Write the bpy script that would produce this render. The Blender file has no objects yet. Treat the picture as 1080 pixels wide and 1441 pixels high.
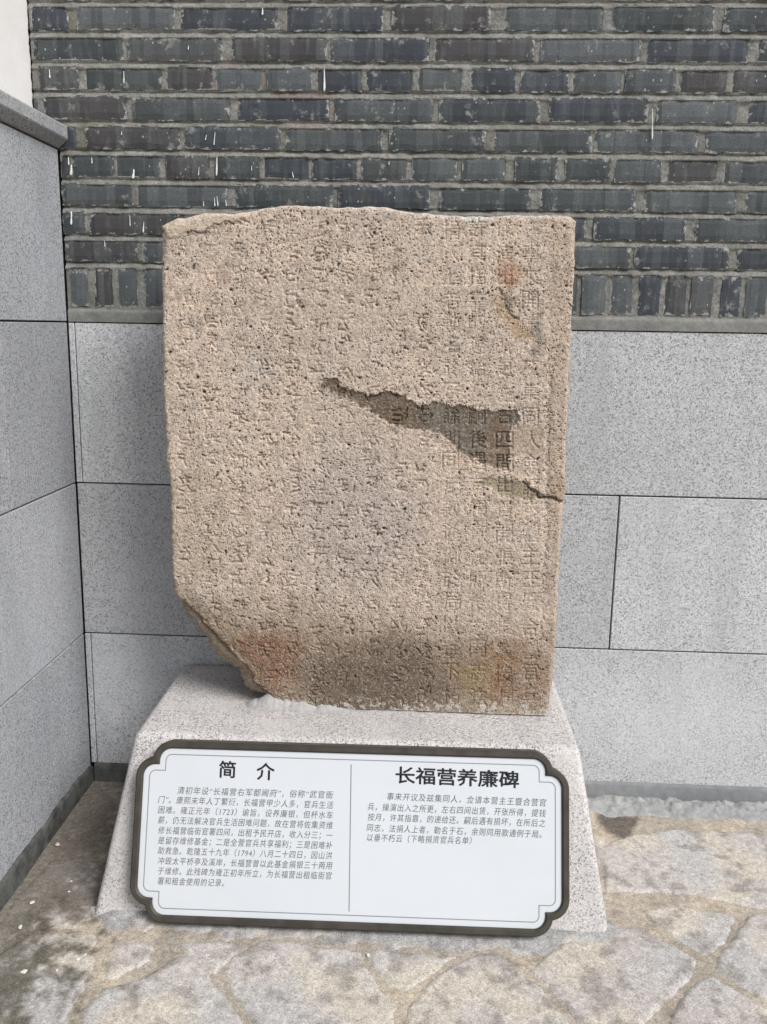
import bpy, bmesh, math, random
import numpy as np
from mathutils import Matrix, Vector
from mathutils.geometry import delaunay_2d_cdt

# ------------------------------------------------------------------ camera, sky, sun, exposure
scene = bpy.context.scene
COL = scene.collection
W, H = 1080.0, 1441.0
CAM = np.array([0.9295, -2.3329, 1.2822])
YAW, PITCH, ROLL, FPX = math.radians(2.6008), math.radians(11.6036), math.radians(0.9286), 1268.57

def cam_axes():
    cy, sy, cp, sp = math.cos(YAW), math.sin(YAW), math.cos(PITCH), math.sin(PITCH)
    f = np.array([-sy*cp, cy*cp, -sp]); r = np.array([cy, sy, 0.0]); u = np.cross(r, f)
    c, s = math.cos(ROLL), math.sin(ROLL)
    return f, r*c + u*s, -r*s + u*c
CF, CR, CU = cam_axes()
cam_data = bpy.data.cameras.new('camera')
cam = bpy.data.objects.new('camera', cam_data); COL.objects.link(cam)
cam_data.sensor_fit = 'HORIZONTAL'; cam_data.sensor_width = 36.0
cam_data.lens = 36.0*FPX/W; cam_data.clip_end = 300.0; cam_data.clip_start = 0.05
m3 = Matrix((CR, CU, -CF)).transposed()
cam.matrix_world = Matrix.Translation(Vector(CAM)) @ m3.to_4x4()
scene.camera = cam

SUN_DIR = Vector((0.72, -0.62, 0.90)).normalized()      # from the scene towards the bright part of the sky
world = bpy.data.worlds.new('World'); scene.world = world; world.use_nodes = True
wt = world.node_tree; wt.nodes.clear()
wo = wt.nodes.new('ShaderNodeOutputWorld'); wb = wt.nodes.new('ShaderNodeBackground')
sk = wt.nodes.new('ShaderNodeTexSky'); sk.sky_type = 'NISHITA'; sk.sun_disc = False
sk.sun_elevation = math.asin(SUN_DIR.z); sk.sun_rotation = math.atan2(SUN_DIR.x, SUN_DIR.y)
sk.air_density = 1.0; sk.dust_density = 1.5; sk.ozone_density = 1.0
hs = wt.nodes.new('ShaderNodeHueSaturation'); hs.inputs['Saturation'].default_value = 0.5   # cloud cover greys the sky
wt.links.new(sk.outputs[0], hs.inputs['Color']); wt.links.new(hs.outputs[0], wb.inputs['Color'])
wb.inputs['Strength'].default_value = 0.05
wt.links.new(wb.outputs[0], wo.inputs['Surface'])
sl = bpy.data.lights.new('sun', 'SUN'); sl.energy = 1.5; sl.angle = math.radians(32); sl.color = (1.0, 0.992, 0.982)
sun = bpy.data.objects.new('sun', sl); COL.objects.link(sun)
sun.rotation_euler = SUN_DIR.to_track_quat('Z', 'Y').to_euler()
sun.location = (3, -3, 5)
vs = scene.view_settings
vs.view_transform = 'Standard'; vs.look = 'None'; vs.exposure = 1.40; vs.gamma = 1.0; vs.use_curve_mapping = False

# ------------------------------------------------------------------ measuring helpers
GS = 0.02                                                # the paving falls 2 % away from the wall
def ray(u, v): return CF + CR*(u - W/2)/FPX + CU*(H/2 - v)/FPX
def ony(u, v, y): d = ray(u, v); return CAM + d*(y - CAM[1])/d[1]
def onz(u, v, z): d = ray(u, v); return CAM + d*(z - CAM[2])/d[2]
def ong(u, v): d = ray(u, v); t = (GS*CAM[1] - CAM[2])/(d[2] - GS*d[1]); return CAM + t*d

rng = np.random.default_rng(7)
random.seed(11)
_T = [np.random.default_rng(100 + i).random((256, 256)) for i in range(12)]
def vn(x, y, scale, seed=0):
    t = _T[seed % 12]
    x = np.asarray(x)*scale + 37.3*seed + 500; y = np.asarray(y)*scale + 11.7*seed + 500
    xi = np.floor(x).astype(int); yi = np.floor(y).astype(int); fx = x - xi; fy = y - yi
    fx = fx*fx*(3 - 2*fx); fy = fy*fy*(3 - 2*fy)
    a = t[xi % 256, yi % 256]; b = t[(xi+1) % 256, yi % 256]; c = t[xi % 256, (yi+1) % 256]; d = t[(xi+1) % 256, (yi+1) % 256]
    return (a*(1-fx) + b*fx)*(1-fy) + (c*(1-fx) + d*fx)*fy
def fbm(x, y, scale, seed=0, octv=4, gain=0.5):
    s = 0; amp = 1; tot = 0
    for i in range(octv):
        s = s + amp*vn(x, y, scale*2**i, seed + i); tot += amp; amp *= gain
    return s/tot
def sstep(a, b, x): t = np.clip((x - a)/(b - a), 0, 1); return t*t*(3 - 2*t)
def poly_sd(px, py, poly):
    """signed distance to polygon, positive inside"""
    px = np.asarray(px, float); py = np.asarray(py, float)
    d = np.full(px.shape, 1e18); inside = np.zeros(px.shape, bool); n = len(poly)
    for i in range(n):
        x0, y0 = poly[i]; x1, y1 = poly[(i+1) % n]
        ex, ey = x1-x0, y1-y0; wx, wy = px-x0, py-y0
        t = np.clip((wx*ex + wy*ey)/(ex*ex + ey*ey + 1e-12), 0, 1)
        d = np.minimum(d, (wx-ex*t)**2 + (wy-ey*t)**2)
        c = ((y0 > py) != (y1 > py))
        with np.errstate(divide='ignore', invalid='ignore'):
            xc = (x1-x0)*(py-y0)/((y1-y0) if y1 != y0 else 1e-12) + x0
        inside ^= c & (px < xc)
    d = np.sqrt(d); return np.where(inside, d, -d)
def line_d(px, py, pts):
    d = np.full(np.shape(px), 1e18)
    for (x0, y0), (x1, y1) in zip(pts[:-1], pts[1:]):
        ex, ey = x1-x0, y1-y0; wx, wy = px-x0, py-y0
        t = np.clip((wx*ex + wy*ey)/(ex*ex + ey*ey + 1e-12), 0, 1)
        d = np.minimum(d, (wx-ex*t)**2 + (wy-ey*t)**2)
    return np.sqrt(d)

# ------------------------------------------------------------------ object helpers
def mesh_np(name, verts, faces, mat=None, parent=None, smooth=False, colors=None):
    me = bpy.data.meshes.new(name)
    verts = np.asarray(verts, np.float32)
    if isinstance(faces, np.ndarray):
        k = faces.shape[1]; nf = len(faces)
        me.vertices.add(len(verts)); me.vertices.foreach_set('co', verts.ravel())
        me.loops.add(nf*k); me.loops.foreach_set('vertex_index', faces.astype(np.int32).ravel())
        me.polygons.add(nf); me.polygons.foreach_set('loop_start', np.arange(0, nf*k, k, dtype=np.int32))
        me.update(calc_edges=True)
    else:
        me.from_pydata([tuple(v) for v in verts], [], [tuple(f) for f in faces]); me.update()
    if smooth: me.polygons.foreach_set('use_smooth', np.ones(len(me.polygons), bool))
    if colors is not None:
        at = me.color_attributes.new('tint', 'FLOAT_COLOR', 'POINT')
        c = np.ones((len(verts), 4), np.float32); c[:, :colors.shape[1]] = colors
        at.data.foreach_set('color', c.ravel())
    if mat: me.materials.append(mat)
    return add_obj(name, me, parent)
def add_obj(name, me, parent=None):
    o = bpy.data.objects.new(name, me); COL.objects.link(o)
    if parent is not None: o.parent = parent; o.matrix_parent_inverse = parent.matrix_basis.inverted()
    return o
def empty(name, loc):
    o = bpy.data.objects.new(name, None); COL.objects.link(o); o.location = loc; o.empty_display_size = 0.05
    return o
def tag(o, label=None, cat=None, group=None, kind=None):
    if label: o['label'] = label
    if cat: o['category'] = cat
    if group: o['group'] = group
    if kind: o['kind'] = kind
    return o
def grid_faces(nx, nz):
    i = np.arange(nx-1)[None, :] + np.arange(nz-1)[:, None]*nx
    return np.stack([i, i+1, i+1+nx, i+nx], -1).reshape(-1, 4)
def bm_obj(name, bm, mat, parent=None, smooth=False):
    bmesh.ops.recalc_face_normals(bm, faces=bm.faces[:])
    me = bpy.data.meshes.new(name); bm.to_mesh(me); bm.free()
    if smooth: me.polygons.foreach_set('use_smooth', np.ones(len(me.polygons), bool))
    me.materials.append(mat); return add_obj(name, me, parent)
def box_bm(x0, x1, y0, y1, z0, z1, bev=0.0, seg=2):
    bm = bmesh.new()
    bmesh.ops.create_cube(bm, size=1.0, matrix=Matrix.Translation(((x0+x1)/2, (y0+y1)/2, (z0+z1)/2)) @ Matrix.Diagonal((x1-x0, y1-y0, z1-z0, 1)))
    if bev: bmesh.ops.bevel(bm, geom=bm.edges[:], offset=bev, segments=seg, affect='EDGES', profile=0.5)
    return bm

# ------------------------------------------------------------------ material helpers
class M:
    def __init__(s, name, rough=0.85, spec=0.3):
        s.m = bpy.data.materials.new(name); s.m.use_nodes = True
        s.t = s.m.node_tree; s.b = s.t.nodes['Principled BSDF']
        s.b.inputs['Roughness'].default_value = rough; s.b.inputs['Specular IOR Level'].default_value = spec
        s.pos = s.n('ShaderNodeNewGeometry').outputs['Position']
    def n(s, typ, **kw):
        nd = s.t.nodes.new(typ)
        for k, v in kw.items(): setattr(nd, k, v)
        return nd
    def set(s, sock, v):
        if isinstance(v, bpy.types.NodeSocket): s.t.links.new(v, sock)
        else: sock.default_value = v if not isinstance(v, tuple) or len(v) != 3 or sock.type != 'RGBA' else (*v, 1)
    def noise(s, scale, detail=4, rough=0.55, vec=None, out=0):
        nd = s.n('ShaderNodeTexNoise'); s.set(nd.inputs['Vector'], vec if vec is not None else s.pos)
        nd.inputs['Scale'].default_value = scale; nd.inputs['Detail'].default_value = detail; nd.inputs['Roughness'].default_value = rough
        return nd.outputs[out]
    def voro(s, scale, vec=None, out='Color', feature='F1'):
        nd = s.n('ShaderNodeTexVoronoi', feature=feature); s.set(nd.inputs['Vector'], vec if vec is not None else s.pos)
        nd.inputs['Scale'].default_value = scale; return nd.outputs[out]
    def math(s, op, a, b=0.0, c=None):
        nd = s.n('ShaderNodeMath', operation=op); s.set(nd.inputs[0], a); s.set(nd.inputs[1], b)
        if c is not None: s.set(nd.inputs[2], c)
        return nd.outputs[0]
    def ramp(s, fac, lo, hi, a=0.0, b=1.0):
        nd = s.n('ShaderNodeMapRange'); nd.interpolation_type = 'SMOOTHSTEP'
        s.set(nd.inputs[0], fac)
        for i, v in zip((1, 2, 3, 4), (lo, hi, a, b)): nd.inputs[i].default_value = v
        return nd.outputs[0]
    def mix(s, fac, a, b, mode='MIX'):
        nd = s.n('ShaderNodeMix', data_type='RGBA', blend_type=mode); s.set(nd.inputs[0], fac)
        s.set(nd.inputs[6], a); s.set(nd.inputs[7], b); return nd.outputs[2]
    def gray(s, v):
        nd = s.n('ShaderNodeCombineColor')
        for i in range(3): s.set(nd.inputs[i], v)
        return nd.outputs[0]
    def sep(s, c):
        nd = s.n('ShaderNodeSeparateColor'); s.set(nd.inputs[0], c); return nd.outputs
    def vmul(s, vec, mul, add=(0, 0, 0)):
        nd = s.n('ShaderNodeVectorMath', operation='MULTIPLY_ADD'); s.set(nd.inputs[0], vec)
        nd.inputs[1].default_value = mul
        if isinstance(add, tuple): nd.inputs[2].default_value = add
        else: s.set(nd.inputs[2], add)
        return nd.outputs[0]
    def rand(s): return s.n('ShaderNodeObjectInfo').outputs['Random']
    def color(s, c): s.set(s.b.inputs['Base Color'], c)
    def rough(s, c): s.set(s.b.inputs['Roughness'], c)
    def bump(s, h, dist=0.002, strength=0.6):
        nd = s.n('ShaderNodeBump'); nd.inputs['Strength'].default_value = strength; nd.inputs['Distance'].default_value = dist
        s.set(nd.inputs['Height'], h); s.set(s.b.inputs['Normal'], nd.outputs[0])
    def attr(s, name='tint'):
        nd = s.n('ShaderNodeAttribute'); nd.attribute_name = name; return nd.outputs['Color']

def granite_mat(name, base, contrast=1.0, stain=0.25, warm=None):
    """speckled sawn granite"""
    k = M(name, 0.8, 0.25)
    r = k.rand()
    off = k.vmul(k.pos, (1, 1, 1), k.vmul(k.gray(r), (7.3, 3.1, 5.7)))
    v1 = k.sep(k.voro(330, off))[0]                   # crystals, 3 mm
    v2 = k.sep(k.voro(620, off))[1]
    n1 = k.noise(160, 3, 0.6, off)
    dark = k.math('MAXIMUM', k.ramp(v1, 0.80, 0.90), k.math('MULTIPLY', k.ramp(v2, 0.80, 0.9), 0.7))
    lite = k.ramp(v2, 0.25, 0.05)
    b = np.array(base)
    c = k.mix(k.ramp(n1, 0.35, 0.65), tuple(b*0.86), tuple(np.minimum(b*1.12, 0.8)))
    c = k.mix(k.math('MULTIPLY', lite, 0.55*contrast), c, tuple(np.minimum(b*1.65, 0.85)))
    c = k.mix(k.math('MULTIPLY', dark, 0.72*contrast), c, tuple(b*0.24))
    low = k.noise(2.3, 5, 0.6, off)
    c = k.mix(k.ramp(low, 0.35, 0.75, 0.0, stain), c, tuple(b*np.array((0.60, 0.62, 0.60))))
    wm = k.noise(1, 6, 0.62, k.vmul(off, (9, 9, 1.1)))
    c = k.mix(k.ramp(wm, 0.50, 0.66, 0.0, 0.30), c, tuple(b*np.array((0.62, 0.65, 0.64))))
    c = k.mix(k.ramp(k.noise(1.6, 4, 0.6, k.vmul(off, (1, 1, 1), (4.1, 2.2, 8.3))), 0.5, 0.7, 0, 0.3), c, tuple(np.minimum(b*1.22, 0.8)))
    tone = k.ramp(r, 0, 1, 0.90, 1.07)
    c = k.mix(1.0, c, k.gray(tone), 'MULTIPLY')
    spot = k.noise(38, 2, 0.4, off)
    c = k.mix(k.ramp(spot, 0.74, 0.80, 0, 0.5), c, tuple(b*0.35))
    if warm: c = k.mix(k.ramp(k.noise(9, 4, 0.6, off), 0.45, 0.7, 0, 0.5), c, warm)
    k.color(c)
    k.bump(k.math('ADD', n1, k.math('MULTIPLY', v1, 0.35)), 0.0016, 0.55)
    return k.m

def cement_mat(name, c0, c1, scale=14, bump=0.003):
    k = M(name, 0.92, 0.15)
    n = k.noise(scale, 6, 0.65); n2 = k.noise(scale*9, 4, 0.6)
    c = k.mix(k.ramp(n, 0.3, 0.7), c0, c1)
    c = k.mix(k.ramp(n2, 0.3, 0.7, 0.0, 0.35), c, tuple(np.array(c0)*0.55))
    k.color(c); k.bump(k.math('ADD', n2, k.noise(scale*30, 2)), bump, 0.6)
    return k.m

MAT = {}
MAT['granite'] = granite_mat('grey_granite', (0.485, 0.49, 0.50))
MAT['granite_shaded'] = granite_mat('shaded_grey_granite', (0.33, 0.338, 0.356))  # same granite for the side wall, its bluish shade painted into the colour
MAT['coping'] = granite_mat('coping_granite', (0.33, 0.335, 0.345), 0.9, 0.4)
MAT['plinth'] = granite_mat('pale_granite', (0.49, 0.462, 0.448), 1.15, 0.25, (0.53, 0.50, 0.48))
MAT['skirt'] = cement_mat('skirting_cement', (0.19, 0.195, 0.198), (0.235, 0.24, 0.243), 6, 0.0008)
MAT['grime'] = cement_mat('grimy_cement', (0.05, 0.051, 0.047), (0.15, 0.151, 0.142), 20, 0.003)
MAT['band'] = cement_mat('band_cement', (0.17, 0.17, 0.16), (0.26, 0.26, 0.245), 9, 0.0015)
MAT['rough_cement'] = cement_mat('rough_cement', (0.34, 0.34, 0.335), (0.54, 0.54, 0.53), 34, 0.012)
MAT['bed'] = cement_mat('bedding_mortar', (0.36, 0.345, 0.335), (0.48, 0.46, 0.445), 30, 0.003)
MAT['gap'] = cement_mat('joint_shadow', (0.05, 0.05, 0.05), (0.08, 0.08, 0.08), 10, 0.001)
def _plaster():
    k = M('white_plaster', 0.9, 0.15)
    n = k.noise(7, 5, 0.6); c = k.mix(k.ramp(n, 0.3, 0.75), (0.68, 0.665, 0.65), (0.62, 0.605, 0.585))
    sc = k.noise(1, 4, 0.6, k.vmul(k.pos, (60, 60, 9)))
    c = k.mix(k.ramp(sc, 0.68, 0.76, 0, 0.35), c, (0.42, 0.36, 0.32))
    k.color(c); k.bump(k.noise(90, 4), 0.002, 0.3); return k.m
MAT['plaster'] = _plaster()
def _brick():
    k = M('grey_brick', 0.72, 0.35)
    r = k.rand(); rv = k.gray(r)
    off = k.vmul(k.pos, (1, 1, 1), k.vmul(rv, (13.1, 0, 9.7)))
    wn = k.n('ShaderNodeTexWhiteNoise', noise_dimensions='1D'); k.set(wn.inputs['W'], k.math('MULTIPLY', r, 91.7))
    r2 = wn.outputs['Value']
    c = k.mix(k.ramp(r, 0.0, 0.75), (0.032, 0.041, 0.043), (0.086, 0.098, 0.103))
    c = k.mix(k.ramp(r2, 0.82, 0.88), c, (0.050, 0.046, 0.047))
    c = k.mix(k.ramp(r2, 0.28, 0.22), c, (0.036, 0.044, 0.056))
    # kiln bands: upright panels of differing tone
    bnd = k.voro(1, k.vmul(off, (34, 0.01, 0.01)))
    bs = k.sep(bnd)
    c = k.mix(k.math('MULTIPLY', k.ramp(bs[0], 0.45, 0.95), 0.40), c, (0.115, 0.125, 0.125))
    c = k.mix(k.math('MULTIPLY', k.ramp(bs[1], 0.62, 0.8), 0.45), c, (0.026, 0.030, 0.032))
    st = k.noise(1, 4, 0.6, k.vmul(off, (70, 1, 14)))
    c = k.mix(k.ramp(st, 0.5, 0.75, 0, 0.4), c, (0.165, 0.175, 0.168))
    fine = k.noise(240, 4, 0.65, off)
    c = k.mix(k.ramp(fine, 0.35, 0.7, 0, 0.45), c, (0.035, 0.038, 0.040))
    # mortar smear: at the arrises and in patches
    g = k.n('ShaderNodeTexCoord').outputs['Generated']
    s = k.n('ShaderNodeSeparateXYZ'); k.set(s.inputs[0], g)
    ez = k.math('MINIMUM', k.math('SUBTRACT', 1.0, s.outputs[2]), k.math('MULTIPLY', s.outputs[2], 1.7))
    ex = k.math('MULTIPLY', k.math('MINIMUM', s.outputs[0], k.math('SUBTRACT', 1.0, s.outputs[0])), 3.2)
    e = k.math('MINIMUM', ez, ex)
    ns = k.noise(48, 6, 0.68, off)
    sm = k.ramp(k.math('SUBTRACT', k.math('MULTIPLY', ns, 1.0), k.math('MULTIPLY', e, 0.85)), 0.43, 0.50)
    patch = k.ramp(k.noise(21, 8, 0.72, off), 0.57, 0.66)
    smc = k.mix(k.ramp(k.noise(90, 3, 0.6, off), 0.35, 0.65), (0.37, 0.365, 0.345), (0.17, 0.17, 0.16))
    c = k.mix(k.math('MULTIPLY', sm, 0.8), c, smc)
    c = k.mix(k.math('MULTIPLY', patch, 0.55), c, smc)
    so = k.vmul(off, (1.25, 1, 0.75))
    fl = k.sep(k.voro(135, so))[2]
    fd = k.math('ADD', k.voro(135, so, 'Distance'), k.math('MULTIPLY', k.noise(500, 2, 0.5, off), 0.5))
    spl = k.math('MULTIPLY', k.ramp(fl, 0.90, 0.92), k.ramp(fd, 0.56, 0.40))
    spl = k.math('MULTIPLY', spl, k.ramp(k.noise(6, 2, 0.5, off), 0.5, 0.6))
    c = k.mix(k.math('MULTIPLY', spl, 0.7), c, (0.50, 0.51, 0.50))
    k.color(c); k.rough(k.ramp(fine, 0.3, 0.8, 0.6, 0.85))
    k.bump(k.math('ADD', k.math('MULTIPLY', fine, 0.6), k.math('MULTIPLY', sm, 0.5)), 0.0022, 0.6)
    return k.m
MAT['brick'] = _brick()
def _mortar():
    k = M('brick_mortar', 0.93, 0.12)
    n = k.noise(11, 6, 0.65); f = k.noise(170, 4, 0.6)
    c = k.mix(k.ramp(n, 0.3, 0.7), (0.150, 0.147, 0.132), (0.275, 0.27, 0.25))
    c = k.mix(k.ramp(f, 0.35, 0.7, 0, 0.6), c, (0.085, 0.084, 0.074))
    moss = k.noise(5, 5, 0.65)
    c = k.mix(k.ramp(moss, 0.52, 0.68, 0, 0.5), c, (0.11, 0.112, 0.075))
    red = k.noise(3.6, 4, 0.6, k.vmul(k.pos, (1, 1, 1), (3.7, 1.2, 9.1)))
    c = k.mix(k.ramp(red, 0.64, 0.72, 0, 0.35), c, (0.17, 0.115, 0.105))
    k.color(c); k.bump(f, 0.003, 0.7); return k.m
MAT['mortar'] = _mortar()
def _stele():
    k = M('weathered_stone', 0.93, 0.12)
    a = k.attr()
    f = k.noise(420, 3, 0.6); g = k.noise(150, 4, 0.62); v = k.sep(k.voro(330))
    c = k.mix(1.0, a, k.gray(k.ramp(g, 0.36, 0.64, 0.80, 1.17)), 'MULTIPLY')
    c = k.mix(k.math('MULTIPLY', k.ramp(v[0], 0.85, 0.93), 0.55), c, k.mix(0.6, a, (0.10, 0.085, 0.075)))
    c = k.mix(k.math('MULTIPLY', k.ramp(v[1], 0.80, 0.92), 0.5), c, k.mix(0.40, a, (0.80, 0.74, 0.66)))
    c = k.mix(1.0, c, k.gray(k.ramp(f, 0.38, 0.62, 0.84, 1.14)), 'MULTIPLY')
    k.color(c); k.bump(k.math('ADD', f, k.math('MULTIPLY', g, 1.2)), 0.0026, 0.8)
    return k.m
MAT['stele'] = _stele()
def _paving(name, s1, s2, bump):
    k = M(name, 0.9, 0.15)
    a = k.attr(); g = k.noise(75, 8, 0.72); f = k.noise(330, 4, 0.65); v = k.sep(k.voro(300))
    c = k.mix(1.0, a, k.gray(k.ramp(g, 0.34, 0.66, s1, s2)), 'MULTIPLY')
    c = k.mix(k.ramp(k.noise(42, 9, 0.78), 0.57, 0.62, 0, 0.35), c, k.mix(1.0, a, (0.45, 0.42, 0.38), 'MULTIPLY'))
    c = k.mix(k.math('MULTIPLY', k.ramp(v[0], 0.84, 0.95), 0.35), c, k.mix(0.7, a, (0.10, 0.09, 0.085)))
    c = k.mix(k.math('MULTIPLY', k.ramp(v[1], 0.86, 0.95), 0.3), c, k.mix(0.35, a, (0.6, 0.57, 0.54)))
    c = k.mix(1.0, c, k.gray(k.ramp(f, 0.37, 0.63, 0.74, 1.20)), 'MULTIPLY')
    k.color(c); k.bump(k.math('ADD', g, k.math('MULTIPLY', f, 0.7)), bump, 0.6); return k.m
MAT['paving'] = _paving('paving_granite', 0.80, 1.16, 0.0035)
MAT['bedding'] = _paving('sandy_mortar', 0.78, 1.18, 0.004)
def _bronze():
    k = M('bronze_frame', 0.5, 0.4); k.b.inputs['Metallic'].default_value = 0.35
    n = k.noise(25, 5, 0.6); k.color(k.mix(k.ramp(n, 0.3, 0.7), (0.048, 0.041, 0.033), (0.068, 0.060, 0.049)))
    k.rough(k.ramp(n, 0.3, 0.7, 0.42, 0.6)); return k.m
MAT['bronze'] = _bronze()
def _panel():
    k = M('white_acrylic', 0.22, 0.5)
    n = k.noise(4, 4, 0.6); c = k.mix(k.ramp(n, 0.35, 0.7), (0.55, 0.57, 0.595), (0.53, 0.55, 0.572))
    k.color(c); return k.m
MAT['panel'] = _panel()
def _plain(name, c, rough=0.6):
    k = M(name, rough, 0.3); n = k.noise(300, 3, 0.6)
    k.color(k.mix(n, c, tuple(np.array(c)*0.8))); return k.m
MAT['ink'] = _plain('black_ink', (0.012, 0.013, 0.018))
MAT['ink_grey'] = _plain('grey_ink', (0.14, 0.145, 0.155))
MAT['line'] = _plain('line_grey', (0.22, 0.225, 0.23))
MAT['drip'] = _plain('white_paint', (0.72, 0.73, 0.72))
MAT['chip'] = _plain('white_chip', (0.66, 0.62, 0.57))

# ------------------------------------------------------------------ ground and paving
def ground_z(x, y): return GS*np.asarray(y)
def to_px(x, y, z):
    d = np.stack([np.asarray(x)-CAM[0], np.asarray(y)-CAM[1], np.asarray(z)-CAM[2]], -1)
    w = np.maximum(d@CF, 0.2); return W/2 + FPX*(d@CR)/w, H/2 - FPX*(d@CU)/w
GP = lambda pts: [tuple(ong(u, v)[:2]) for u, v in pts]
MOSS = GP([(-40, 1300), (60, 1290), (95, 1340), (70, 1410), (60, 1500), (-40, 1500)])
DIRT = GP([(128, 1095), (178, 1095), (135, 1285), (100, 1310), (30, 1290), (-30, 1300)])
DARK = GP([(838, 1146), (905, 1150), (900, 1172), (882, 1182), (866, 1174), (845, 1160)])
def ground_tint(x, y, stone):
    n = fbm(x, y, 9, 1, 5); n2 = fbm(x, y, 30, 4, 4); n3 = fbm(x, y, 5, 6, 3)
    wx, wy = x + 0.06*(fbm(x, y, 14, 2) - 0.5), y + 0.06*(fbm(x, y, 14, 3) - 0.5)
    if stone:
        c = np.array((0.475, 0.435, 0.405))*np.ones(x.shape+(1,))
        c = mixc(c, (0.515, 0.465, 0.395), sstep(0.45, 0.62, n))
        c = mixc(c, (0.45, 0.43, 0.41), sstep(0.52, 0.68, n3))
        c = mixc(c, (0.23, 0.205, 0.18), 0.6*sstep(0.57, 0.68, n2))
    else:
        c = np.array((0.395, 0.345, 0.285))*np.ones(x.shape+(1,))
        c = mixc(c, (0.465, 0.395, 0.31), sstep(0.42, 0.6, n))
        c = mixc(c, (0.27, 0.235, 0.185), 0.6*sstep(0.57, 0.7, n2))
        c = mixc(c, (0.36, 0.315, 0.255), sstep(0.55, 0.65, n3))
    d = poly_sd(wx, wy, DIRT); c = mixc(c, (0.125, 0.102, 0.083), 0.84*sstep(-0.08, 0.06, d + 0.2*(n2-0.5) + 0.22*(fbm(x, y, 85, 5, 4, 0.65)-0.5)))
    d = poly_sd(wx, wy, MOSS); c = mixc(c, (0.080, 0.070, 0.048), 0.80*sstep(-0.09, 0.09, d + 0.30*(n2-0.5) + 0.30*(fbm(x, y, 85, 9, 4, 0.65)-0.5)))
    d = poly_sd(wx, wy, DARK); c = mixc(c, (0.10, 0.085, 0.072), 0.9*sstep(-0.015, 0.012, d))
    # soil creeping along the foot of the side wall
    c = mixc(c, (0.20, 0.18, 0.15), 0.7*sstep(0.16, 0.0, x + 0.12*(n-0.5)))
    return c
def mixc(c, col, f):
    f = np.asarray(f)[..., None]; return c*(1-f) + np.asarray(col)*f
def axis(dense0, dense1, step, lo, hi):
    a = np.arange(dense0, dense1 + step/2, step)
    l = lo + (dense0-lo)*(1-np.linspace(1, 0, 14)[:-1]**2.5); r = dense1 + (hi-dense1)*np.linspace(0, 1, 14)[1:]**2.5
    return np.concatenate([l, a, r])
gx = axis(-0.1, 1.95, 0.006, -40, 40); gy = axis(-1.05, 0.02, 0.006, -60, 0.6)
X, Y = np.meshgrid(gx, gy)
near = (X > -0.2) & (X < 2.1) & (Y > -1.2)
Z = ground_z(X, Y) + np.where(near, 0.007*(fbm(X, Y, 22, 3, 5)-0.5) + 0.007*(fbm(X, Y, 6, 5, 3)-0.5), 0)
ground = mesh_np('ground', np.stack([X, Y, Z], -1).reshape(-1, 3), grid_faces(len(gx), len(gy)), MAT['bedding'], None, True, ground_tint(X, Y, False).reshape(-1, 3))
tag(ground, 'sandy mortar ground of crazy paving beneath the plinth', None, None, 'structure')

STONES = [
 [(836, 1172), (868, 1186), (900, 1176), (960, 1170), (1100, 1176), (1240, 1184), (1240, 1306), (1080, 1279), (1040, 1274), (990, 1263), (930, 1257), (858, 1256)],
 [(905, 1284), (950, 1279), (1036, 1290), (1012, 1325), (998, 1340), (985, 1342), (950, 1320)],
 [(1062, 1290), (1110, 1296), (1240, 1322), (1240, 1440), (1090, 1412), (1045, 1388), (1012, 1362), (1014, 1347), (1040, 1318)],
 [(985, 1386), (1006, 1376), (1040, 1402), (1084, 1424), (1240, 1460), (1240, 1600), (1000, 1600), (950, 1440), (962, 1412)],
 [(770, 1352), (800, 1330), (880, 1312), (896, 1306), (930, 1328), (978, 1354), (968, 1376), (930, 1408), (900, 1450), (870, 1520), (850, 1480), (800, 1412), (752, 1368)],
 [(575, 1425), (612, 1382), (660, 1352), (700, 1344), (728, 1370), (760, 1398), (800, 1446), (836, 1510), (820, 1620), (600, 1620), (572, 1470)],
 [(525, 1338), (600, 1346), (640, 1349), (606, 1372), (566, 1398), (548, 1384), (530, 1358)],
 [(330, 1350), (380, 1326), (440, 1336), (505, 1344), (530, 1392), (552, 1418), (548, 1470), (560, 1620), (420, 1620), (368, 1450), (330, 1398), (318, 1372)],
 [(262, 1346), (284, 1366), (306, 1400), (328, 1432), (380, 1540), (380, 1620), (130, 1620), (112, 1500), (122, 1424), (150, 1396), (205, 1380)],
 [(160, 1338), (190, 1328), (212, 1334), (204, 1352), (172, 1370), (150, 1374)],
 [(230, 1330), (300, 1328), (350, 1332), (318, 1352), (300, 1372), (282, 1352), (262, 1338)],
 [(96, 1314), (136, 1318), (130, 1356), (116, 1392), (96, 1424), (86, 1500), (60, 1620), (-60, 1620), (-50, 1440), (-20, 1360), (40, 1320)],
 [(28, 1264), (70, 1214), (120, 1210), (140, 1222), (126, 1290), (98, 1304), (40, 1308), (0, 1330), (-30, 1340)],
]
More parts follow.
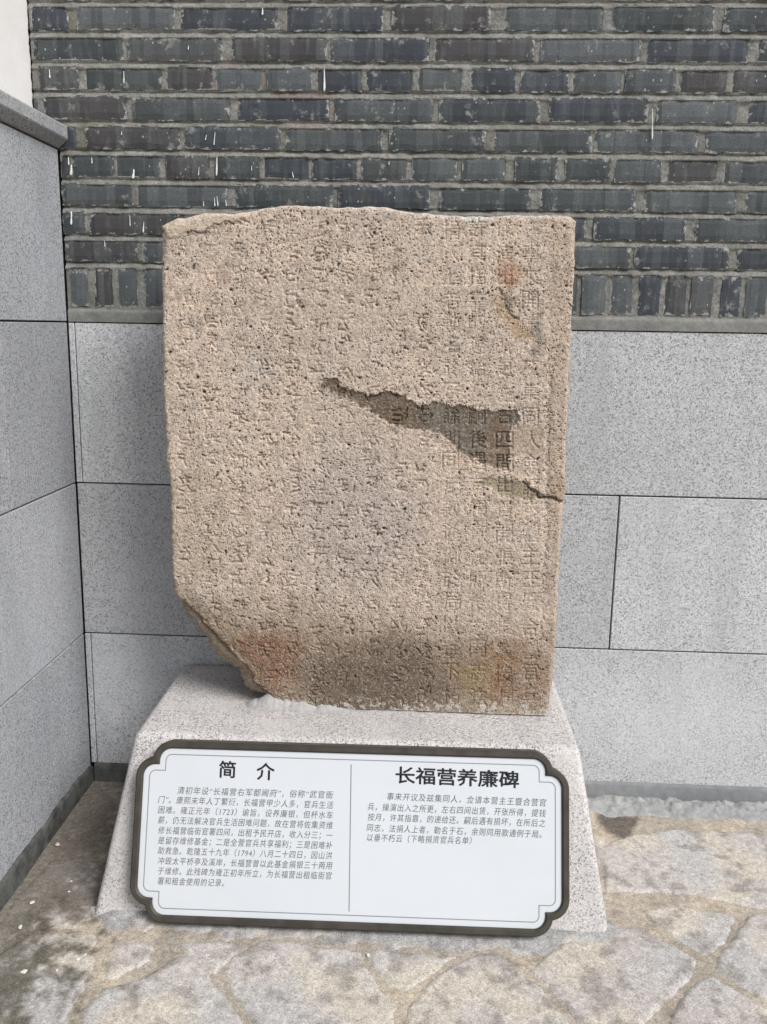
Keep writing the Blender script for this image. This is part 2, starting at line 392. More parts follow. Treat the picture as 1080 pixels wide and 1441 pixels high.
def stone(poly_w, h, parent):
    pts = []
    n = len(poly_w); cc = np.mean(np.array(poly_w), 0)
    poly_w = [tuple(np.array(q) + (np.array(q)-cc)/np.linalg.norm(np.array(q)-cc)*0.013) for q in poly_w]
    for i in range(n):
        a = np.array(poly_w[i]); b = np.array(poly_w[(i+1) % n]); L = np.linalg.norm(b-a); k = max(1, int(L/0.014))
        for j in range(k): pts.append(a + (b-a)*j/k)
    P = np.array(pts)
    P = P + 0.016*np.stack([fbm(P[:, 0], P[:, 1], 26, 7)-0.5, fbm(P[:, 0], P[:, 1], 26, 9)-0.5], -1)
    lo, hi = P.min(0), P.max(0)
    st = 0.009 if (hi-lo).max() < 0.9 else 0.012
    A, B = np.meshgrid(np.arange(lo[0], hi[0], st), np.arange(lo[1], hi[1], st)); A = A + st*0.3*(rng.random(A.shape)-.5); B = B + st*.3*(rng.random(B.shape)-.5)
    keep = poly_sd(A.ravel(), B.ravel(), [tuple(q) for q in P]) > 0.006
    inner = np.stack([A.ravel()[keep], B.ravel()[keep]], -1)
    allp = np.concatenate([P, inner]); m = len(P)
    vo, eo, fo, ov, oe, of = delaunay_2d_cdt([Vector(q) for q in allp.tolist()], [(i, (i+1) % m) for i in range(m)], [], 1, 1e-6)
    V = np.array([(v.x, v.y) for v in vo]); d = np.maximum(poly_sd(V[:, 0], V[:, 1], [tuple(q) for q in P]), 0)
    e = 1 - np.exp(-d/0.0022)
    z = ground_z(V[:, 0], V[:, 1]) - 0.004 + (0.45*h + 0.006)*e + e*(0.006*(fbm(V[:, 0], V[:, 1], 11, 2, 3)-0.5) + 0.005*(fbm(V[:, 0], V[:, 1], 45, 8, 3)-0.5))
    bz = ground_z(P[:, 0], P[:, 1]) - 0.02
    nv = len(V)
    verts = np.concatenate([np.column_stack([V, z])])
    col = ground_tint(V[:, 0], V[:, 1], True)
    return mesh_np('paving_stone', verts, [tuple(f) for f in fo], MAT['paving'], parent, True, col)
for i, s in enumerate(STONES):
    stone(GP(s), [0.006, 0.004, 0.007, 0.006, 0.006, 0.007, 0.003, 0.004, 0.006, 0.003, 0.003, 0.003, 0.002][i], ground)
# the same paving goes on beyond the picture
for j in range(3):
    for i in range(7):
        cx = -0.05 + i*0.48 + (0.24 if j % 2 else 0) + random.uniform(-.04, .04); cy = -1.42 - j*0.42 + random.uniform(-.03, .03)
        if cx < 0.24: continue
        k = random.randint(5, 7); a0 = random.random()*6
        poly = [(cx + (0.215+random.uniform(-.03, .02))*math.cos(a0+2*math.pi*q/k), cy + (0.195+random.uniform(-.03, .02))*math.sin(a0+2*math.pi*q/k)) for q in range(k)]
        stone(poly, 0.005, ground)

# ------------------------------------------------------------------ back wall: brick above a granite dado
Z1, Z2, Z3, ZS = 1.2821, 0.8613, 0.4397, 0.0538
XJ = 1.4385; XR = 2.45
wall = empty('brick_wall', (1.1, 0.06, 0.0))
tag(wall, 'dark grey brick wall with pale mortar above a speckled granite slab base', 'wall')
bm = box_bm(-0.30, XR, 0.022, 0.26, -0.05, 3.0); bm_obj('wall_core', bm, MAT['gap'], wall)
G = 0.0019
def slab(x0, x1, z0, z1, parent, dy=0.0):
    return bm_obj('granite_slab', box_bm(x0+G, x1-G, dy, 0.0215, z0+G, z1-G, 0.0015, 1), MAT['granite'], parent)
slab(0.0165, 0.62, Z2, Z1, wall); slab(0.62, 2.02, Z2, Z1, wall, 0.0008); slab(2.02, XR, Z2, Z1, wall)
slab(0.0, XJ-0.78, Z3, Z2, wall, 0.0006); slab(XJ-0.78, XJ, Z3, Z2, wall, 0.001); slab(XJ, XR, Z3, Z2, wall)
slab(0.0165, 0.86, ZS-0.004, Z3, wall); slab(0.86, XR, ZS-0.004, Z3, wall, 0.0007)
slab(-0.001, 0.0178, Z2, Z1, wall, 0.0002); slab(-0.001, 0.0178, ZS-0.004, Z3, wall, 0.0002)

ROWS = {
 1: (27, [(44, 95), (108, 245), (255, 390), (403, 539), (552, 690), (711, 849), (863, 1006), (1020, 1160)]),
 2: (68, [(46, 172), (180, 313), (327, 460), (468, 604), (613, 752), (762, 902), (913, 1055), (1069, 1207)]),
 3: (113, [(55, 110), (119, 228), (234, 299), (304, 367), (376, 437), (447, 510), (517, 581), (589, 650), (664, 725), (734, 801), (808, 874), (881, 951), (959, 1024), (1032, 1098)]),
 4: (155, [(40, 54), (62, 178), (188, 323), (335, 463), (472, 610), (619, 761), (775, 912), (926, 1037), (1055, 1195)]),
 5: (197, [(40, 108), (121, 253), (261, 395), (403, 538), (549, 684), (695, 833), (838, 983), (995, 1133)]),
 6: (238, [(86, 97), (101, 160), (164, 224), (235, 295), (304, 365), (372, 434), (441, 502), (509, 572), (580, 643), (651, 711), (726, 784), (796, 859), (867, 931), (943, 1009), (1020, 1085)]),
 7: (278, [(87, 186), (192, 320), (333, 468), (477, 605), (619, 746), (762, 895), (909, 1037), (1051, 1186)]),
 8: (318, [(89, 119), (127, 262), (271, 402), (412, 545), (555, 688), (698, 826), (837, 966), (980, 1112)]),
 9: (354, [(92, 195), (201, 330), (340, 470), (480, 610), (620, 750), (758, 888), (894, 1026), (1040, 1170)]),
}
ZJ = lambda k: 1.9685 - 0.0676*(k-1)                # middle of the bed joint under course k
BH = 0.0540; XC = -0.0565
def brick(x0, x1, z0, z1):
    nx = max(3, int((x1-x0)/0.0125)); nz = max(3, int((z1-z0)/0.02)) + 1
    a = np.linspace(x0, x1, nx+1); b = np.linspace(z0, z1, nz+1)
    A, B = np.meshgrid(a, b)
    sx, sz = random.random()*9, random.random()*9
    ed = np.minimum(np.minimum(A-x0, x1-A), np.minimum(B-z0, z1-B)) < 1e-6
    jx = 0.0062*(fbm(A+sx, B+sz, 60, 1, 3)-0.5); jz = 0.0085*(fbm(A+sx, B+sz, 60, 4, 3)-0.5)
    tilt = random.uniform(-0.0012, 0.0012); til2 = random.uniform(-0.0012, 0.0012); base = random.uniform(-0.0018, 0.0018)
    Yf = base + tilt*(A-(x0+x1)/2)/(x1-x0) + til2*(B-(z0+z1)/2)/(z1-z0) + 0.0016*(fbm(A+sx, B+sz, 40, 6, 3)-0.5)
    Yf = np.where(ed, Yf+0.0022, Yf); A2 = A + jx; B2 = B + jz
    front = np.stack([A2, Yf, B2], -1).reshape(-1, 3)
    f = grid_faces(nx+1, nz+1).tolist()
    w = nx+1
    loop = list(range(w)) + [r*w+nx for r in range(1, nz+1)] + [nz*w+c for c in range(nx-1, -1, -1)] + [r*w for r in range(nz-1, 0, -1)]
    back = front[loop].copy(); back[:, 1] = 0.0225
    n0 = len(front)
    f += [[loop[i], loop[i-1], n0+(i-1) % len(loop), n0+i] for i in range(len(loop))]
    return mesh_np('brick', np.concatenate([front, back]), [tuple(q) for q in f], MAT['brick'], wall, False)
bricks = []                                         # front rectangles, for the mortar bed
def lay(x0, x1, z0, z1):
    if x1 - x0 < 0.008: return
    x0, x1 = (x0 - 0.0012 if x0 > 0.01 else x0), x1 + 0.0012
    bricks.append((x0, x1, z0, z1)); brick(x0, x1, z0, z1)
CAPX = 0.0
for k, (v, lst) in ROWS.items():
    z1 = ZJ(k-1) - 0.0070; z0 = z1 - BH
    lim = XC if k <= 4 else 0.001
    last = 0
    for (u0, u1) in lst:
        x0, x1 = ony(u0, v, 0)[0], ony(u1, v, 0)[0]
        x0 = max(x0, lim); dz = random.uniform(-0.0012, 0.0012)
        if x1 > x0: lay(x0, x1, z0+dz, z1+dz+random.uniform(-0.001, 0.001))
        last = x1
    hd = k in (3, 6)
    while last < XR-0.03:
        x0 = last + random.uniform(0.012, 0.018); x1 = min(x0 + (0.112 if hd else 0.238), XR); lay(x0, x1, z0, z1); last = x1
for k in range(0, -6, -1):                          # courses above the picture
    z1 = ZJ(k-1) - 0.0082; z0 = z1 - BH; hd = k in (0, -3)
    last = XC - random.uniform(0.0, 0.2)
    while last < XR-0.03:
        x0 = last + random.uniform(0.012, 0.018); x1 = min(x0 + (0.112 if hd else 0.238), XR); last = x1
        if x1 > XC + 0.01: lay(max(x0, XC), x1, z0, z1)
# soldier course
SL = [(100, 123), (133, 159), (168, 192), (205, 229)]
SRT = [(820, 852), (861, 890), (901, 929), (938, 966), (974, 1003), (1016, 1042), (1051, 1080)]
zs0, zs1 = 1.3215, 1.4205
for (u0, u1) in SL: lay(max(ony(u0, 400, 0)[0], 0.004), ony(u1, 400, 0)[0], zs0, zs1)
xa = ony(229, 400, 0)[0]; xb = ony(820, 414, 0)[0]; n = 16; pit = (xb-xa+0.0)/n
for i in range(n): lay(xa + i*pit + 0.014, xa + (i+1)*pit - (0.014 if i == n-1 else 0.0), zs0, zs1)
for (u0, u1) in SRT: lay(ony(u0, 414, 0)[0], ony(u1, 414, 0)[0], zs0, zs1)
last = ony(1080, 414, 0)[0]
while last < XR-0.06: lay(last+0.016, last+0.066, zs0, zs1); last += 0.066
# mortar: weather-struck bed joints, flush perpends
mx = np.arange(XC, XR+0.001, 0.0042); mz = np.arange(Z1+0.001, 2.46, 0.003)
MX, MZ = np.meshgrid(mx, mz)
MY = 0.0030 + 0.0050*(fbm(MX, MZ, 55, 2, 4)-0.5) + 0.004*(fbm(MX, MZ, 9, 5, 2)-0.5)
for k in range(10, -6, -1):
    zt = ZJ(k-1) - 0.0082 - BH; zb_ = zt - 0.0164
    if k == 10: continue
    t = (MZ - zb_)/(zt - zb_)
    on = (t > -0.12 - 0.22*(fbm(MX, MZ*0+k*3.1, 30, 4, 4)-0.5)) & (t < 1.0)
    prof = -0.0006 + 0.0105*np.clip(t, 0, 1)**1.15
    MY = np.where(on, prof + 0.0072*(fbm(MX, MZ, 46, 3, 4)-0.5), MY)
for (x0, x1, z0, z1) in bricks:
    i0, i1 = np.searchsorted(mx, (x0+0.005, x1-0.005)); j0, j1 = np.searchsorted(mz, (z0+0.004, z1-0.005))
    MY[j0:j1, i0:i1] = 0.012
on = MZ < zs0 - 0.006
MY = np.where(on, -0.0018 + 0.0022*(fbm(MX, MZ, 25, 8, 3)-0.5) + 0.005*sstep(zs0-0.014, zs0-0.004, MZ), MY)
keep = ~((MX < 0.0) & (MZ < 1.70))
mfaces = grid_faces(len(mx), len(mz)); kf = keep.ravel()[mfaces].all(1)
mo = mesh_np('mortar', np.stack([MX, MY, MZ], -1).reshape(-1, 3), mfaces[kf], MAT['mortar'], wall, True)
mo.data.materials.append(MAT['band'])
cz = MZ.ravel()[mfaces[kf]].mean(1)
mo.data.polygons.foreach_set('material_index', (cz < zs0-0.006).astype(np.int32))
# cement skirting at the foot, and the rough mortar swept against it
def strip(name, xs, yb, zt, zb, mat, parent, axis_='x', seed=0):
    """a thin upstand in front of a wall face with a wavering top"""
    n = len(xs); pr = [(0.0, 1.0), (0.72, 0.985), (1.0, 0.90), (1.05, 0.4), (1.12, 0.0)]
    V = []
    for i, x in enumerate(xs):
        w = (0.006 if axis_ == 'x' else 0.024)*(fbm(np.array([x]), np.array([seed*1.0]), 14, seed, 3)[0]-0.5)
        t = yb*(1 + 0.5*(fbm(np.array([x]), np.array([seed*3.0]), 9, seed+1, 3)[0]-0.5))
        for (d, h) in pr:
            z = zb + (zt + w - zb)*h; V.append((x, -d*t, z) if axis_ == 'x' else (d*t, x, z))
    return mesh_np(name, np.array(V), grid_faces(len(pr), n)[:, ::(1 if axis_ == 'x' else -1)], mat, parent, True)
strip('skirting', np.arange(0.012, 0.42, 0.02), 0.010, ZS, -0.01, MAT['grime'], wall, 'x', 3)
strip('skirting', np.arange(0.42, XR, 0.02), 0.010, ZS, -0.01, MAT['skirt'], wall, 'x', 2)
xs = np.arange(0.42, XR, 0.004); ts = np.linspace(0, 1, 24)
SXg, ST = np.meshgrid(xs, ts)
SY = -0.008 - (0.085 + 0.05*(fbm(SXg, SXg*0, 9, 3, 4)-0.5))*ST
SZ = ground_z(SXg, SY) - 0.004 + (0.018 + 0.028*(fbm(SXg, SY, 45, 5, 5, 0.62)-0.5))*(1-ST**2.2)
mesh_np('rough_mortar', np.stack([SXg, SY, SZ], -1).reshape(-1, 3), grid_faces(len(xs), 24), MAT['rough_cement'], wall, True)
# runs of white paint on the bricks
DR = [(101, 232, 246, 3.4), (97, 221, 232, 1.6), (130, 222, 230, 1.5), (189, 238, 251, 3.0), (101, 297, 316, 2.6), (183, 303, 318, 1.2), (203, 312, 327, 1.8), (306, 221, 247, 2.2), (302, 278, 290, 1.4), (306, 276, 290, 1.4), (318, 281, 290, 1.2), (287, 283, 290, 1.2),
      (457, 95, 128, 2.4), (370, 11, 21, 2.0), (918, 152, 196, 1.8), (175, 100, 117, 1.4), (70, 98, 110, 1.6), (281, 235, 247, 1.0), (303, 186, 204, 1.3), (291, 190, 197, 1.2), (412, 242, 250, 1.3), (548, 227, 232, 1.2), (148, 338, 347, 1.0), (266, 64, 70, 1.2), (355, 233, 240, 0.9), (172, 185, 190, 1.2)]
for (u, v0, v1, w) in DR:
    a = ony(u, v0, 0); b = ony(u + random.uniform(-1.5, 1.5), v1, 0); n = 9; px = 0.00172
    V = []
    for i in range(n):
        t = i/(n-1); c = a + (b-a)*t; hw = 0.5*w*px*(0.35 + 0.85*t**1.5 + 0.45*random.random())*(0.5 if i in (0, n-1) else 1)
        o = 0.0003*math.sin(t*4+u)
        V += [(c[0]-hw+o, -0.0030, c[2]), (c[0]+o, -0.0046, c[2]), (c[0]+hw+o, -0.0030, c[2])]
    mesh_np('paint_drip', np.array(V), grid_faces(3, n)[:, ::-1], MAT['drip'], wall, True)

# ------------------------------------------------------------------ side wall: granite cladding, coping, white plaster
side = empty('side_wall', (-0.12, -1.2, 0.0))
tag(side, 'low side wall clad in grey granite slabs under a stone coping and white plaster', 'wall')
YE = -2.9
bm_obj('wall_core', box_bm(-0.26, -0.0225, YE, 0.0205, -0.08, 1.70), MAT['gap'], side)
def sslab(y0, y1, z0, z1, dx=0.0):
    bm_obj('granite_slab', box_bm(-0.022, -dx, y0+G, y1-G, z0+G, z1-G, 0.0015, 1), MAT['granite_shaded'], side)
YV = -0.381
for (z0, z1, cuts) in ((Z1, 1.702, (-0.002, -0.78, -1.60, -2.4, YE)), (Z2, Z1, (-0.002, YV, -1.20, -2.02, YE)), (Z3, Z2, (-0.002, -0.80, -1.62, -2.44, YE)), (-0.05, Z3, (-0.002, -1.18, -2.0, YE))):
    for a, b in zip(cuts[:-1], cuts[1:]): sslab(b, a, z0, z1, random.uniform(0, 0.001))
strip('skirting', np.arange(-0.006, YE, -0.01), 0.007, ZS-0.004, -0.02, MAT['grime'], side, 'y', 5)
# coping: a vertical nosing over a chamfer
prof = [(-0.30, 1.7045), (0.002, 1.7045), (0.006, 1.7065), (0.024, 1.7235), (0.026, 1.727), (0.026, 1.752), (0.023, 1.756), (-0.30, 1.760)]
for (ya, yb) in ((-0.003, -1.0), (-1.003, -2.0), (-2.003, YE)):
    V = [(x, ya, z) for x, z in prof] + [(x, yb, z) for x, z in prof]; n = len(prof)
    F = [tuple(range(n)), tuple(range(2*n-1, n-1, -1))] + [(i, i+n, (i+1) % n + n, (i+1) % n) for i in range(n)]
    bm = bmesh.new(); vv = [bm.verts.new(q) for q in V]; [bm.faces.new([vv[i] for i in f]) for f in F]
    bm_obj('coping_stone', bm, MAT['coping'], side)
# plaster face above the coping, with a ragged arris where it meets the brick
py = np.concatenate([np.arange(-0.0012, -0.2, -0.004), np.linspace(-0.21, YE, 60)]); pz = np.concatenate([np.arange(1.758, 2.3, 0.004), np.linspace(2.32, 3.0, 8)])
PY, PZ = np.meshgrid(py, pz)
PX = -0.0555 + 0.0022*(fbm(PY, PZ, 12, 3, 4)-0.5) - 0.005*sstep(0.012, 0.0, -PY) * fbm(PY, PZ, 70, 6, 3)
mesh_np('plaster', np.stack([PX, PY, PZ], -1).reshape(-1, 3), grid_faces(len(py), len(pz))[:, ::-1], MAT['plaster'], side, True)
bm_obj('plaster_core', box_bm(-0.25, -0.068, YE, -0.003, 1.762, 3.0), MAT['plaster'], side)

# ------------------------------------------------------------------ plinth
PT = 0.366
pb0, pb1 = ong(131, 1288), ong(859, 1322); PBY = -0.581
ptl, ptr = onz(188, 1034, PT), onz(816, 1052, PT); PTY = (ptl[1]+ptr[1])/2
plinth = empty('stone_plinth', ((pb0[0]+pb1[0])/2, -0.3, -0.006))
tag(plinth, 'pale granite plinth with sloping sides carrying the old inscribed stone slab', 'plinth')
bm = bmesh.new()
BZ = -0.03
sx = (ptl[0]-pb0[0])/(PT+0.012); sy = (PTY-PBY)/(PT+0.012)
c = [(pb0[0]-sx*0.018, PBY-sy*0.018, BZ), (pb1[0]+sx*0.018, PBY-sy*0.018, BZ), (pb1[0]+sx*0.018, -0.112, BZ), (pb0[0]-sx*0.018, -0.112, BZ),
     (ptl[0], PTY, PT), (ptr[0], PTY, PT), (ptr[0]-0.004, -0.014, PT), (ptl[0]-0.004, -0.014, PT)]
c[2] = (c[2][0], -0.013, BZ); c[3] = (c[3][0], -0.013, BZ)
vv = [bm.verts.new(q) for q in c]
for f in ((0, 1, 5, 4), (1, 2, 6, 5), (2, 3, 7, 6), (3, 0, 4, 7), (4, 5, 6, 7), (3, 2, 1, 0)): bm.faces.new([vv[i] for i in f])
es = [e for e in bm.edges if {e.verts[0].index, e.verts[1].index} != None]
bm.edges.ensure_lookup_table()
bmesh.ops.bevel(bm, geom=[e for e in bm.edges if max(e.verts[0].co.z, e.verts[1].co.z) > 0], offset=0.014, segments=4, affect='EDGES', profile=0.5)
bmesh.ops.subdivide_edges(bm, edges=[e for e in bm.edges if e.calc_length() > 0.06], cuts=24, use_grid_fill=True)
for v in bm.verts:
    p_ = v.co; q = 0.0022*(float(fbm(np.array([p_.x+p_.z]), np.array([p_.y+p_.z*0.7]), 16, 4, 4)[0])-0.5)
    v.co = p_ + Vector((q, q, q))
block = bm_obj('plinth_block', bm, MAT['plinth'], plinth, True)
# sloping front face frame of reference: (x, s, o) -> world
T = np.array([0, PTY-PBY, PT+0.012]); FL = np.linalg.norm(T); T = T/FL
NRM = np.array([0, -T[2], T[1]])
F0 = np.array([0, PBY, -0.012])
def face_pt(x, s, o): return np.array([x, 0, 0]) + F0 + T*s + NRM*o
def onface(u, v, o):
    d = ray(u, v); q = F0 + NRM*o; t = ((q-CAM)@NRM)/(d@NRM); Xw = CAM + t*d; return Xw[0], (Xw-q)@T
# cement swept round the foot of the plinth
xs = np.arange(pb0[0]-0.012, pb1[0]+0.05, 0.007); ts = np.linspace(0, 1, 22)
AX, AT = np.meshgrid(xs, ts)
fade = sstep(pb0[0]-0.015, pb0[0]+0.05, AX)*sstep(pb1[0]+0.055, pb1[0]-0.02, AX)
AY = PBY + 0.022 - (0.03 + (0.070 + 0.09*(fbm(AX, AX*0+3, 7, 2, 4)-0.5))*fade)*AT
AZ = ground_z(AX, AY) - 0.006 + (0.020*np.exp(-AT*3.2) + 0.011*(1-AT))*(0.35+0.65*fade) + 0.008*(fbm(AX, AY, 34, 6, 4)-0.5)*(0.3+AT)
tt = ground_tint(AX, AY, True)
nn = fbm(AX, AY, 18, 7, 4)
tt = mixc(mixc(tt, (0.36, 0.355, 0.345), sstep(0.95, 0.25, AT + 1.3*(nn-0.5))), (0.23, 0.22, 0.21), 0.6*sstep(0.5, 0.62, fbm(AX, AY, 40, 3, 3)))
mesh_np('cement_fillet', np.stack([AX, AY, AZ], -1).reshape(-1, 3), grid_faces(len(xs), 22)[:, ::-1], MAT['paving'], plinth, True, tt.reshape(-1, 3))

# ------------------------------------------------------------------ the inscribed stone
SY0 = -0.285; SBK = -0.10; SZB = PT + 0.004
sp = lambda u, v: ony(u, v, SY0)[[0, 2]]
Lpts = [(225, 306), (225, 315), (227, 420), (230, 560), (232, 610), (234, 650), (239, 700), (240, 760), (243, 800), (245, 832), (262, 850), (284, 876), (314, 908), (344, 937), (366, 966), (388, 990), (398, 1012)]
Rpts = [(813, 300), (814, 312), (812, 340), (808, 420), (805, 480), (801, 560), (797, 640), (797.5, 690), (794, 712), (790, 760), (787, 820), (783, 900), (779, 950), (774, 990), (770, 1015)]
Tpts = [(222, 318), (232, 312), (248, 306), (262, 305), (285, 299), (300, 299), (325, 301), (345, 298), (370, 293), (395, 289), (440, 289), (480, 292), (520, 290), (545, 290), (565, 296), (590, 299), (620, 301), (655, 304), (690, 304), (720, 302), (760, 302), (800, 302), (808, 304), (815, 312)]
Lw = np.array([sp(*q) for q in Lpts])[::-1]; Rw = np.array([sp(*q) for q in Rpts])[::-1]; Tw = np.array([sp(*q) for q in Tpts])
fxl = lambda z: np.interp(z, Lw[:, 1], Lw[:, 0]); fxr = lambda z: np.interp(z, Rw[:, 1], Rw[:, 0]); fzt = lambda x: np.interp(x, Tw[:, 0], Tw[:, 1])
NX, NZ = 660, 830
aa, bb = np.meshgrid(np.linspace(0, 1, NX), np.linspace(0, 1, NZ))
x0_ = 0.331 + aa*0.917
zt_ = fzt(x0_) + 0.004*(fbm(x0_, x0_*0, 60, 3, 4)-0.5)
SZ = SZB + bb*(zt_ - SZB)
jl = 0.0075*(fbm(SZ*0, SZ, 38, 5, 5)-0.5)*np.where(SZ < 1.15, 1.3, 0.5)*(1 + 2.6*sstep(0.74, 0.66, SZ))
jr = 0.006*(fbm(SZ*0+5, SZ, 40, 6, 5)-0.5)
xl_ = fxl(SZ) + jl; xr_ = fxr(SZ) + jr
SX = xl_ + aa*(xr_-xl_)
U, V = to_px(SX, np.full_like(SX, SY0), SZ)
wu = U + 17*(fbm(SX, SZ, 60, 2, 5, 0.72)-0.5); wv = V + 19*(fbm(SX, SZ, 60, 7, 5, 0.72)-0.5)       # ragged outlines
hh = np.zeros_like(SX)
hh += 0.005*(fbm(SX, SZ, 3.5, 1, 3)-0.5) + 0.0036*(fbm(SX, SZ, 24, 3, 4)-0.5) + 0.0012*(fbm(SX, SZ, 110, 5, 3)-0.5) + 0.0008*(rng.random(SX.shape)-0.5)
PATCH = [(450, 532), (475, 530), (478, 545), (500, 549), (520, 556), (545, 549), (572, 560), (590, 573), (610, 567), (640, 572), (665, 572), (690, 580), (730, 577), (733, 590), (720, 600), (716, 640), (719, 660), (690, 655), (660, 641), (632, 618), (612, 607), (585, 606), (560, 600), (536, 588), (512, 574), (488, 561), (466, 551), (453, 545)]
PATCH2 = [(670, 680), (688, 671), (735, 679), (762, 698), (748, 706), (715, 702), (690, 690)]
SMOOTH = [(720, 604), (742, 598), (764, 600), (766, 636), (752, 643), (735, 640), (718, 646)]
CREAM = [(226, 316), (240, 306), (262, 300), (300, 294), (335, 296), (345, 304), (325, 314), (302, 319), (286, 328), (264, 326), (250, 334), (236, 334)]
dp = poly_sd(wu, wv, PATCH); dp2 = poly_sd(wu, wv, PATCH2); dsm = poly_sd(U, V, SMOOTH); dcr = poly_sd(U + 4*(fbm(SX, SZ, 40, 2)-.5), V, CREAM)
mP = sstep(-1.5, 1.5, dp); mP2 = sstep(-2, 3, dp2); mS = sstep(-2, 2, dsm); mC = sstep(-3, 3, dcr)
low = sstep(880, 985, V + 40*(fbm(SX, SZ, 8, 4, 3)-0.5)) * sstep(430, 500, U) * sstep(720, 640, U)
smooth_area = np.clip(0.85*mP + 0.6*mP2 + 0.9*mS + mC + 0.5*low, 0, 1)
strip_r = sstep(770, 775, U + 5*(fbm(SX, SZ, 12, 3, 3)-0.5))
# writing ---------------------------------------------------------
def glyph(ch, N=44):
    cu = bpy.data.curves.new('g', 'FONT'); cu.body = ch; cu.size = 1.0; cu.resolution_u = 3
    o = bpy.data.objects.new('g', cu); COL.objects.link(o)
    dg = bpy.context.evaluated_depsgraph_get(); me = o.evaluated_get(dg).to_mesh()
    me.calc_loop_triangles()
    P = np.array([v.co[:2] for v in me.vertices]) if len(me.vertices) else np.zeros((0, 2)); Tt = [tuple(t.vertices) for t in me.loop_triangles]
    o.evaluated_get(dg).to_mesh_clear(); bpy.data.objects.remove(o); bpy.data.curves.remove(cu)
    img = np.zeros((N, N))
    if len(P) == 0: return img
    lo, hi = P.min(0), P.max(0); s = max((hi-lo).max(), 0.5); c0 = (lo+hi)/2
    P = (P-c0)/s*0.86 + 0.5
    gx_, gy_ = np.meshgrid((np.arange(N)+0.5)/N, (np.arange(N)+0.5)/N)
    for t in Tt:
        a, b, c_ = P[list(t)]
        i0, j0 = np.maximum((np.minimum(np.minimum(a, b), c_)*N-1).astype(int), 0); i1, j1 = np.minimum((np.maximum(np.maximum(a, b), c_)*N+2).astype(int), N)
        gx1, gy1 = gx_[j0:j1, i0:i1], gy_[j0:j1, i0:i1]
        den = (b[1]-c_[1])*(a[0]-c_[0]) + (c_[0]-b[0])*(a[1]-c_[1])
        if abs(den) < 1e-9: continue
        w1 = ((b[1]-c_[1])*(gx1-c_[0]) + (c_[0]-b[0])*(gy1-c_[1]))/den; w2 = ((c_[1]-a[1])*(gx1-c_[0]) + (a[0]-c_[0])*(gy1-c_[1]))/den
        img[j0:j1, i0:i1][(w1 >= -1e-3) & (w2 >= -1e-3) & (w1+w2 <= 1.001)] = 1
    k = np.pad(img, 1, mode='edge'); return (k[1:-1, 1:-1]*2 + k[:-2, 1:-1] + k[2:, 1:-1] + k[1:-1, :-2] + k[1:-1, 2:])/6
def worn_strokes(N=44):
    """what weather has left of a cut character: short bars and ticks"""
    img = np.zeros((N, N)); yy, xx = np.mgrid[0:N, 0:N]/N
    for i in range(random.randint(3, 6)):
        y = 0.08 + 0.84*random.random(); x0 = random.uniform(0.05, 0.6); x1 = x0 + random.uniform(0.15, 0.5); sl = random.uniform(-0.2, 0.25); cv = random.uniform(-0.5, 0.5)
        img[(np.abs(yy - y - sl*(xx-0.5) - cv*(xx-0.5)**2) < random.uniform(0.034, 0.046)) & (xx > x0) & (xx < x1)] = random.uniform(0.5, 1)
    for i in range(random.randint(2, 5)):
        x = random.uniform(0.1, 0.9); y0 = random.uniform(0.05, 0.7); y1 = y0 + random.uniform(0.12, 0.45); sl = random.uniform(-0.9, 0.9)
        m = (np.abs(xx - x - sl*(yy-y0)) < random.uniform(0.034, 0.046)) & (yy > y0) & (yy < y1); img[m] = np.maximum(img[m], random.uniform(0.5, 0.95))
    k = np.pad(img, 1, mode='edge'); return (k[1:-1, 1:-1]*2 + k[:-2, 1:-1] + k[2:, 1:-1] + k[1:-1, :-2] + k[1:-1, 2:])/6
flow = '事來開議及茲集同人僉請本營主王暨合營官兵操演出入之所更左右四間出賃開張所得提錢按月許其指靠的遞給還嗣後遇有損壞在所後之同志法捐人上者勒名於石餘則同用款通例於局以垂不朽云'
cells = []; pos = 1
for ch in flow: cells.append((pos//21, pos % 21, ch)); pos += 1
for q in range(pos + 3, 21*14): cells.append((q//21, q % 21, None))
cut = np.zeros_like(SX); cache = {}
CW, RH = 37.4, 32.9
for (ci, ri, ch) in cells:
    uc = 747 - ci*CW + random.uniform(-1.5, 1.5); vc = 322 + ri*RH + random.uniform(-2, 2) + 0.012*(747-uc)*0
    if ch is None:
        if random.random() < 0.06: continue
        img = worn_strokes()
    else:
        if ch not in cache: cache[ch] = glyph(ch)
        img = cache[ch]
    hw, hv = 14.5, 15.0
    cx, czz = sp(uc, vc)
    j0, j1 = np.clip(((np.array([czz-0.026, czz+0.026])-SZB)/(fzt(cx)-SZB)*(NZ-1)).astype(int), 0, NZ-1)
    xlm, xrm = fxl(czz), fxr(czz)
    i0, i1 = np.clip(((np.array([cx-0.026, cx+0.026])-xlm)/(xrm-xlm)*(NX-1)).astype(int), 0, NX-1)
    if i1-i0 < 8 or j1-j0 < 8: continue
    uu = (U[j0:j1, i0:i1]-uc)/(2*hw)+0.5; v2 = 0.5-(V[j0:j1, i0:i1]-vc)/(2*hv)
    N = img.shape[0]; ok = (uu > 0.01) & (uu < 0.99) & (v2 > 0.01) & (v2 < 0.99)
    fu = np.clip(uu*N-0.5, 0, N-1.001); fv = np.clip(v2*N-0.5, 0, N-1.001); iu = fu.astype(int); iv = fv.astype(int); du = fu-iu; dv = fv-iv
    val = (img[iv, iu]*(1-du)+img[iv, iu+1]*du)*(1-dv) + (img[iv+1, iu]*(1-du)+img[iv+1, iu+1]*du)*dv
    cut[j0:j1, i0:i1] = np.maximum(cut[j0:j1, i0:i1], np.where(ok, val, 0)*(random.uniform(1.15, 1.6) if ch is None else random.uniform(0.55, 0.8)))
